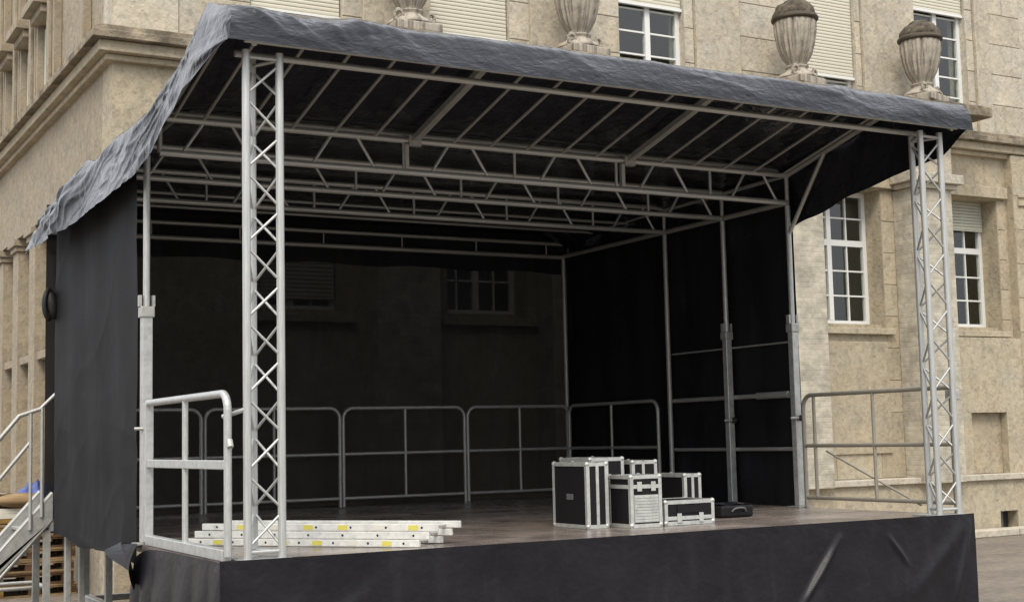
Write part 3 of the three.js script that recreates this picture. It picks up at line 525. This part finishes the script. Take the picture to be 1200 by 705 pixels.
/* ------------------------------------------------------------------ guard rails */
function railPanel(a, b, label, group, o = {}) {     // a, b: [x, z] ends on the deck
  const h = o.h ?? 1.03, r = o.r ?? 0.019, y0 = 0.09, t = thing('guard_rail', label, 'guard rail', [(a[0] + b[0]) / 2, 0, (a[1] + b[1]) / 2], group), m = o.mat ?? M.galv;
  const L = Math.hypot(b[0] - a[0], b[1] - a[1]), at = (s, y) => [lerp(a[0], b[0], s / L), y, lerp(a[1], b[1], s / L)], c = 0.11, pts = [];
  pts.push(at(0, 0.002), at(0, h - c)); const arc = (s0, sg, k0, k1) => { for (let k = 1; k <= 6; k++) { const q = lerp(k0, k1, k / 6) * Math.PI / 2; pts.push(at(s0 + sg * c * (1 - Math.cos(q)), h - c + c * Math.sin(q))); } };
  arc(0, 1, 0, 1); if (!o.square) { pts.push(at(L - c, h)); arc(L, -1, 1, 0); pts.push(at(L, 0.002)); } else { pts.push(at(L, h)); }
  const path = new THREE.CurvePath(); for (let k = 0; k < pts.length - 1; k++) if (V(...pts[k]).distanceTo(V(...pts[k + 1])) > 1e-4) path.add(new THREE.LineCurve3(V(...pts[k]), V(...pts[k + 1])));
  const lst = []; for (const cv of path.curves) { lst.push(barG(cv.v1.toArray(), cv.v2.toArray(), r, 10)); lst.push(new THREE.SphereGeometry(r, 8, 6).translate(cv.v2.x, cv.v2.y, cv.v2.z)); }
  part(t, 'rail_hoop', merge(lst), m);
  if (o.square) bar(t, 'end_post', at(L, 0.002), at(L, h), r * 1.2, m);
  bar(t, 'middle_rail', at(0, 0.55), at(L, 0.55), r * 0.9, m); bar(t, 'bottom_rail', at(0, y0), at(L, y0), r * 0.9, m); bar(t, 'upright', at(L / 2, y0), at(L / 2, h), r * 0.8, m);
  return t;
}
[[0.4, 1.59, 'guard rail panel at the back curtain end beside the outer side curtain'], [1.63, 3.07, 'third back guard rail panel from the corner post, behind the truss tower'], [3.11, 4.54, 'second back guard rail panel from the corner post at the gauze curtain'], [4.58, 5.9, 'back guard rail panel next to the slim corner post behind the cases']].forEach(([x0, x1, l]) => railPanel([x0, -5.82], [x1, -5.82], l, 'guard rails along the back curtain'));
railPanel([5.87, -5.78], [5.87, -4.02], 'grey tubular guard rail panel along the inner side curtain behind the cases');
{
  const t = railPanel([5.95, -1.86], [5.95, -0.1], 'tubular guard rail with backlit shade in its colour between post and truss tower before the stone wall', null, { h: 1.0, square: true, mat: M.railBacklit });
  bar(t, 'diagonal_rod', [5.97, 0.5, -1.6], [5.97, 0.06, -0.5], 0.009, M.railBacklit); bar(t, 'upright', [5.95, 0.09, -1.72], [5.95, 0.98, -1.72], 0.016, M.railBacklit);
  part(t, 'end_box', boxG(5.92, 6.0, 0.9, 0.98, -0.14, -0.06, 0.008), M.galv);
}
{ // cross bars between the posts of the inner side wall
  const t = thing('cross_bar_set', 'three horizontal grey bars between the posts of the inner side wall', 'cross bars', [5.98, 0.4, -2.9]);
  bar(t, 'cross_bar', [5.99, 1.5, -1.98], [5.99, 1.5, -3.9], 0.009, M.galv); bar(t, 'cross_bar', [5.99, 1.02, -1.98], [5.99, 1.02, -3.9], 0.022, M.galv); bar(t, 'cross_bar', [5.99, 0.52, -1.98], [5.99, 0.52, -3.9], 0.018, M.galv);
  part(t, 'bar_sleeve', barG([5.99, 1.02, -2.1], [5.99, 1.02, -2.55], 0.032), M.galv);
}
{ // gate
  const t = thing('side_gate', 'light tubular metal gate between the truss tower and the thick post', 'gate', [0.05, 0, -1]);
  const za = -0.07, zb = -1.86, h = 0.975, c = 0.1, x = 0.04, pts = [[x, 0.03, za], [x, h - c, za]]; for (let k = 1; k <= 6; k++) { const q = k / 6 * Math.PI / 2; pts.push([x, h - c + c * Math.sin(q), za - c * (1 - Math.cos(q))]); } pts.push([x, h, zb]);
  const l = []; for (let k = 0; k < pts.length - 1; k++) { l.push(barG(pts[k], pts[k + 1], 0.024, 12)); l.push(new THREE.SphereGeometry(0.024, 10, 8).translate(...pts[k + 1])); }
  part(t, 'gate_hoop', merge(l), M.alu); part(t, 'hinge_stile', boxG(x - 0.03, x + 0.03, 0.02, h + 0.0, zb - 0.03, zb + 0.03, 0.006), M.alu);
  part(t, 'bottom_rail', boxG(x - 0.03, x + 0.03, 0.002, 0.07, zb + 0.031, za - 0.026, 0.006), M.alu); part(t, 'middle_rail', boxG(x - 0.02, x + 0.02, 0.53, 0.585, zb + 0.031, za - 0.026, 0.006), M.alu);
  bar(t, 'upright', [x, 0.06, -0.95], [x, h, -0.95], 0.02, M.alu);
  for (const y of [0.25, 0.72]) part(t, 'hinge', boxG(x - 0.02, x + 0.03, y, y + 0.05, zb - 0.055, zb - 0.031), M.galv);
  bar(t, 'latch_bar', [x + 0.0, 0.84, -0.16], [x + 0.1, 0.88, -0.02], 0.014, M.alu); bar(t, 'latch_catch', [x, 0.70, -0.04], [x, 0.66, -0.02], 0.02, M.galv);
}

/* ------------------------------------------------------------------ ladder sections on the deck */
{
  const g = thing('stacked_ladder', 'folded white aluminium ladder of three stacked sections with yellow stickers on the deck', 'ladder', [0.94, 0, -0.97]);
  org.set(g, V(0, 0, 0)); g.rotation.y = -Math.atan2(1.40, 1.12) + 0;
  const L = 1.78;
  [0, 1, 2].forEach((k) => {
    const y0 = 0.004 + k * 0.05, s = [-0.03, 0.04, 0.1][k], sec = sub(g, 'ladder_section');
    for (const z of [0.17, -0.17]) {
      part(sec, 'rail', boxG(-L / 2 + s, L / 2 + s - 0.02, y0, y0 + 0.045, z - 0.0125, z + 0.0125, 0.004), M.ladder);
    }
    for (let r = 0; r < 7; r++) bar(sec, 'rung', [-L / 2 + s + 0.12 + r * 0.255, y0 + 0.0225, -0.155], [-L / 2 + s + 0.12 + r * 0.255, y0 + 0.0225, 0.155], 0.013, M.ladder);
    for (let r = 0; r < 7; r++) bar(sec, 'rung_hole', [-L / 2 + s + 0.12 + r * 0.255, y0 + 0.0225, 0.182], [-L / 2 + s + 0.12 + r * 0.255, y0 + 0.0225, 0.1835], 0.008, M.black);
    if (k !== 1) for (let r = 0; r < 6; r++) { const x = -L / 2 + s + 0.22 + r * 0.255 + (k ? 0.06 : 0); part(sec, 'sticker', boxG(x, x + 0.07, y0 + 0.007, y0 + 0.037, 0.1826, 0.1838), r % 3 === 1 ? M.cream : M.yellow); }
  });
}

/* ------------------------------------------------------------------ flight cases */
function flightCase(label, x0, x1, z0, z1, y0, y1, o = {}) {
  const t = thing('flight_case', label, 'flight case', [(x0 + x1) / 2, y0, (z0 + z1) / 2]);
  const e = 0.028, k = 0.004;
  part(t, 'case_body', boxG(x0 + k, x1 - k, y0 + k, y1 - k, z0 + k, z1 - k), M.caseBlack);
  const ed = []; for (const y of [y0, y1 - e]) { ed.push(boxG(x0, x1, y, y + e, z0, z0 + e), boxG(x0, x1, y, y + e, z1 - e, z1), boxG(x0, x0 + e, y, y + e, z0 + e, z1 - e), boxG(x1 - e, x1, y, y + e, z0 + e, z1 - e)); }
  for (const x of [x0, x1 - e]) for (const z of [z0, z1 - e]) ed.push(boxG(x, x + e, y0 + e, y1 - e, z, z + e));
  part(t, 'edge_trim', merge(ed), M.caseEdge);
  if (o.lidX) { const x = lerp(x0, x1, o.lidX); part(t, 'lid_seam', merge([boxG(x - 0.012, x + 0.012, y0 + e, y1 - e, z1 - k - 0.001, z1 + 0.002), boxG(x - 0.012, x + 0.012, y1 - k, y1 + 0.002, z0, z1)]), M.caseEdge); }
  if (o.lidY) { const y = lerp(y0, y1, o.lidY); part(t, 'lid_seam', merge([boxG(x0 + e, x1 - e, y - 0.014, y + 0.014, z1 - k, z1 + 0.002), boxG(x0 - 0.002, x0 + k, y - 0.014, y + 0.014, z0 + e, z1 - e)]), M.caseEdge); for (const s of [0.28, 0.72]) part(t, 'latch', boxG(lerp(x0, x1, s) - 0.02, lerp(x0, x1, s) + 0.02, y - 0.035, y + 0.035, z1 + 0.002, z1 + 0.01, 0.003), M.caseEdge); }
  for (const x of [x0, x1]) for (const y of [y0, y1]) for (const z of [z0, z1]) part(t, 'ball_corner', new THREE.SphereGeometry(0.02, 8, 6).translate(x + (x === x0 ? 0.012 : -0.012), y + (y === y0 ? 0.018 : -0.012), z + (z === z0 ? 0.012 : -0.012)), M.caseEdge);
  if (o.handle) part(t, 'handle_dish', merge([boxG(x0 - 0.003, x0 + k, lerp(y0, y1, 0.43), lerp(y0, y1, 0.52), lerp(z0, z1, 0.42), lerp(z0, z1, 0.6), 0.001)]), M.steelDark);
  if (o.front) for (let q = 0; q < 9; q++) part(t, 'grille_slat', boxG(x0 + e + 0.01, x1 - e - 0.01, lerp(y0 + e + 0.014, lerp(y0, y1, o.front), q / 9), lerp(y0 + e + 0.014, lerp(y0, y1, o.front), (q + 0.55) / 9), z1, z1 + 0.006), M.caseEdge);
  if (o.front) part(t, 'front_panel', boxG(x0 + e + 0.004, x1 - e - 0.004, y0 + e + 0.01, lerp(y0, y1, o.front), z1 - k, z1 + 0.001), M.caseEdge);
  if (o.slot) part(t, 'handle_slot', boxG(lerp(x0, x1, 0.25), lerp(x0, x1, 0.8), lerp(y0, y1, 0.48), lerp(y0, y1, 0.8), z1 + 0.001, z1 + 0.004), M.caseBlack);
  return t;
}
flightCase('tall black flight case with silver edges and a round dish handle', 3.0, 3.19, -1.36, -0.87, 0.001, 0.485, { lidX: 0.5, handle: true });
flightCase('black flight case with a grey metal front panel and two latches', 3.27, 3.55, -1.0, -0.70, 0.001, 0.385, { lidY: 0.78, front: 0.62 });
flightCase('black flight case with silver edges behind the tall case', 3.3, 3.62, -1.75, -1.3, 0.001, 0.51, { lidX: 0.5 });
flightCase('silver edged flight case just behind the metal fronted case', 3.66, 3.9, -1.65, -1.25, 0.001, 0.48, { lidX: 0.45 });
flightCase('square black flight case behind the low silver case', 4.2, 4.37, -1.72, -1.31, 0.001, 0.36, { lidX: 0.5 });
flightCase('low silver edged flight case with a wide recessed handle slot', 3.6, 4.06, -1.12, -0.74, 0.001, 0.185, { lidY: 0.28, slot: true });
{
  const t = thing('equipment_bag', 'flat black equipment bag beside the low silver flight case', 'bag', [4.65, 0, -1.3]);
  part(t, 'bag_body', boxG(4.45, 4.78, 0.001, 0.10, -1.5, -1.16, 0.025), M.caseBlack); part(t, 'bag_flap', gridG(16, 12, (u, v) => [lerp(4.46, 4.77, u), 0.102 + 0.012 * Math.sin(u * 7) * Math.sin(v * 5) + 0.006, lerp(-1.49, -1.17, v)], 0.3, 0.3), M.tarp); part(t, 'bag_handle', tubeG([[4.55, 0.05, -1.155], [4.58, 0.075, -1.14], [4.66, 0.075, -1.14], [4.69, 0.05, -1.155]], 0.008, 0.5, 16, 6), M.steelDark);
}

/* ------------------------------------------------------------------ stair behind the curtain end */
{
  const t = thing('metal_stair', 'light aluminium stair with handrails rising to the rear of the stage side', 'stair', [-0.6, -DECK, -5.5]);
  const zA = -5.5, zB = -6.1, x0 = -1.12, x1 = 0.1, k = 1.12, yS = (x) => 0.27 + (x - 0.1) * k;   // top edge of the stringers
  for (const z of [zA, zB]) {
    const s = new THREE.Shape([[x1, yS(x1)], [x1, yS(x1) - 0.24], [x0 + 0.1, -DECK], [x0 - 0.12, -DECK], [x0 - 0.1, yS(x0 - 0.1)]].map((p) => new THREE.Vector2(...p)));
    const g = new THREE.ExtrudeGeometry(s, { depth: 0.035, bevelEnabled: false }); g.translate(0, 0, z - 0.0175); const sg = part(t, 'stringer', boxUV(g), M.galv);
    part(sg, 'flange', merge([barG([x1, yS(x1), z], [x0, yS(x0), z], 0.022, 4), barG([x1, yS(x1) - 0.235, z], [x0 + 0.2, yS(x0 + 0.2) - 0.235, z], 0.022, 4)]), M.galv);
  }
  const hr = [[-1.1, -0.12, zA], [-0.2, 0.98, zA], [-0.02, 1.04, zA], [0.14, 1.2, zA]];
  part(t, 'handrail', merge([barG(hr[0], hr[1], 0.02), barG(hr[1], hr[2], 0.02), barG(hr[2], hr[3], 0.017), new THREE.SphereGeometry(0.02, 8, 6).translate(...hr[1])]), M.galv);
  bar(t, 'knee_rail', [-1.1, -0.5, zA], [-0.1, 0.74, zA], 0.017, M.galv);
  for (const [x, b] of [[-0.1, 1.0], [0.0, 1.06], [-0.45, 0.67], [-0.95, 0.06]]) bar(t, 'baluster', [x, yS(x) - 0.1, zA + 0.03], [x, b, zA + 0.01], 0.016, M.galv);
  for (let q = 1; q <= 5; q++) { const y = 0.18 - q * 0.22, x = 0.1 + (y - 0.12) / k; part(t, 'tread', boxG(x - 0.12, x + 0.12, y - 0.03, y, zB + 0.02, zA - 0.02, 0.005), M.galv); }
  part(t, 'stair_leg', boxG(x1 - 0.07, x1 - 0.01, -DECK, yS(x1) - 0.22, zA - 0.07, zA - 0.02), M.galv); part(t, 'stair_leg', boxG(x1 - 0.07, x1 - 0.01, -DECK, yS(x1) - 0.22, zB + 0.02, zB + 0.07), M.galv);
}
/* ------------------------------------------------------------------ pallets and piled material against the side wall */
{
  const pallet = (x, y, z, rot, mat, l) => {
    const t = thing('wooden_pallet', l, 'pallet', [x, y, z], 'stacked pallets behind the stair'); org.set(t, V(0, 0, 0)); t.rotation.y = rot;
    for (let k = 0; k < 5; k++) part(t, 'deck_board', boxG(-0.5, 0.5, 0.122, 0.144, -0.4 + k * 0.17, -0.28 + k * 0.17), mat);
    for (let i = 0; i < 3; i++) for (let k = 0; k < 3; k++) part(t, 'block', boxG(-0.5 + i * 0.43, -0.36 + i * 0.43, 0.022, 0.1, -0.4 + k * 0.335, -0.28 + k * 0.335), i === 0 ? M.woodYellow : M.woodBrown);
    for (let k = 0; k < 3; k++) { part(t, 'stringer_board', boxG(-0.5, 0.5, 0.1, 0.1215, -0.4 + k * 0.335, -0.28 + k * 0.335), mat); part(t, 'bottom_board', boxG(-0.5, 0.5, 0.0, 0.0215, -0.4 + k * 0.335, -0.28 + k * 0.335), mat); }
  };
  for (let k = 0; k < 6; k++) pallet(0.72 + rr(-0.03, 0.03), -DECK + k * 0.1455, -10.3, rr(-0.06, 0.06), k % 3 === 1 ? M.woodBrown : M.wood, ['bottom wooden pallet of the stack behind the stair', 'brown pallet second from the bottom of the stack behind the stair', 'third wooden pallet from the ground in the stack behind the stair', 'fourth wooden pallet from the ground in the stack behind the stair', 'brown pallet fifth from the ground in the stack behind the stair', 'top wooden pallet carrying the boards behind the stair'][k]);
  for (let k = 0; k < 6; k++) { const m = new THREE.Mesh(boxG(-0.5, 0.5, 0, 0.06, -0.09, 0.09, 0.006), [M.cream, M.woodYellow, M.wood, M.cream, M.woodBrown, M.cream][k]); m.name = numbered('timber_board'); m.position.set(0.55 + rr(-0.05, 0.05), 0.878 + Math.floor(k / 2) * 0.062, -10.42 + (k % 2) * 0.26); m.rotation.y = rr(-0.05, 0.05); tag(m, ['pale board low on the pallet stack', 'yellow painted board low on the pallet stack', 'raw wood board in the middle of the pallet stack', 'pale board in the middle of the pallet stack', 'brown board on top of the pallet stack', 'pale board on top of the pallet stack'][k], 'board', 'boards lying on the pallets'); scene.add(shade(m)); }
  const bt = new THREE.Mesh(gridG(40, 40, (u, v) => { const th = u * Math.PI * 2, r = Math.sin(Math.min(1, v * 1.05) * Math.PI * 0.5 + 0.001) * (1 + 0.15 * (noiseA(u * 8, v * 4, 8) - 0.5)); return [-Math.cos(th) * 0.36 * r, 0.26 * (1 - v) * (0.7 + 0.7 * noiseB(u * 10, v * 5, 10)) + 0.03 * noiseA(u * 22, v * 9, 22), Math.sin(th) * 0.3 * r]; }, 1.5, 0.6), M.blue); bt.name = 'blue_tarpaulin'; bt.position.set(0.85, 1.07, -10.3); tag(bt, 'crumpled blue tarpaulin on top of the pallet stack', 'tarpaulin'); scene.add(shade(bt));
  { const b = thing('cardboard_box', 'brown cardboard box on the pallet stack beside the blue tarpaulin', 'box', [0.42, -0.03, -10.3]); org.set(b, V(0, 0, 0)); b.rotation.y = 0.2; part(b, 'box_body', boxG(-0.16, 0.16, 0.0, 0.17, -0.13, 0.13, 0.006), M.woodBrown); part(b, 'tape_strip', boxG(-0.025, 0.025, 0.1705, 0.172, -0.128, 0.128), M.cream); }
  { const b = new THREE.Mesh(gridG(32, 16, (u, v) => { const th = u * Math.PI * 2, a = v * Math.PI; const k = 1 + 0.12 * (noiseB(u * 8, v * 5, 8) - 0.5); return [-Math.cos(th) * Math.sin(a) * 0.3 * k, 0.09 * (1 + Math.cos(a)), Math.sin(th) * Math.sin(a) * 0.17 * k]; }, 1, 0.5), M.wood); b.name = 'filled_sack'; b.position.set(0.62, 1.068, -10.12); tag(b, 'tan filled sack lying on the pallet stack behind the stair', 'sack'); scene.add(shade(b)); }
  const cr = thing('metal_crate', 'low grey metal frame crate under the stair', 'crate', [-0.2, -DECK, -6.9]);
  const X0 = -0.45, X1 = 0.25, Z0 = -7.2, Z1 = -6.6, H = 0.42; for (const x of [X0, X1]) for (const z of [Z0, Z1]) bar(cr, 'corner_post', [x, -DECK, z], [x, -DECK + H, z], 0.02, M.galv);
  for (const y of [0.06, H]) { for (const z of [Z0, Z1]) bar(cr, 'side_bar', [X0, y - DECK, z], [X1, y - DECK, z], 0.018, M.galv); for (const x of [X0, X1]) bar(cr, 'side_bar', [x, y - DECK, Z0], [x, y - DECK, Z1], 0.018, M.galv); }
}
renderer.render(scene, camera);
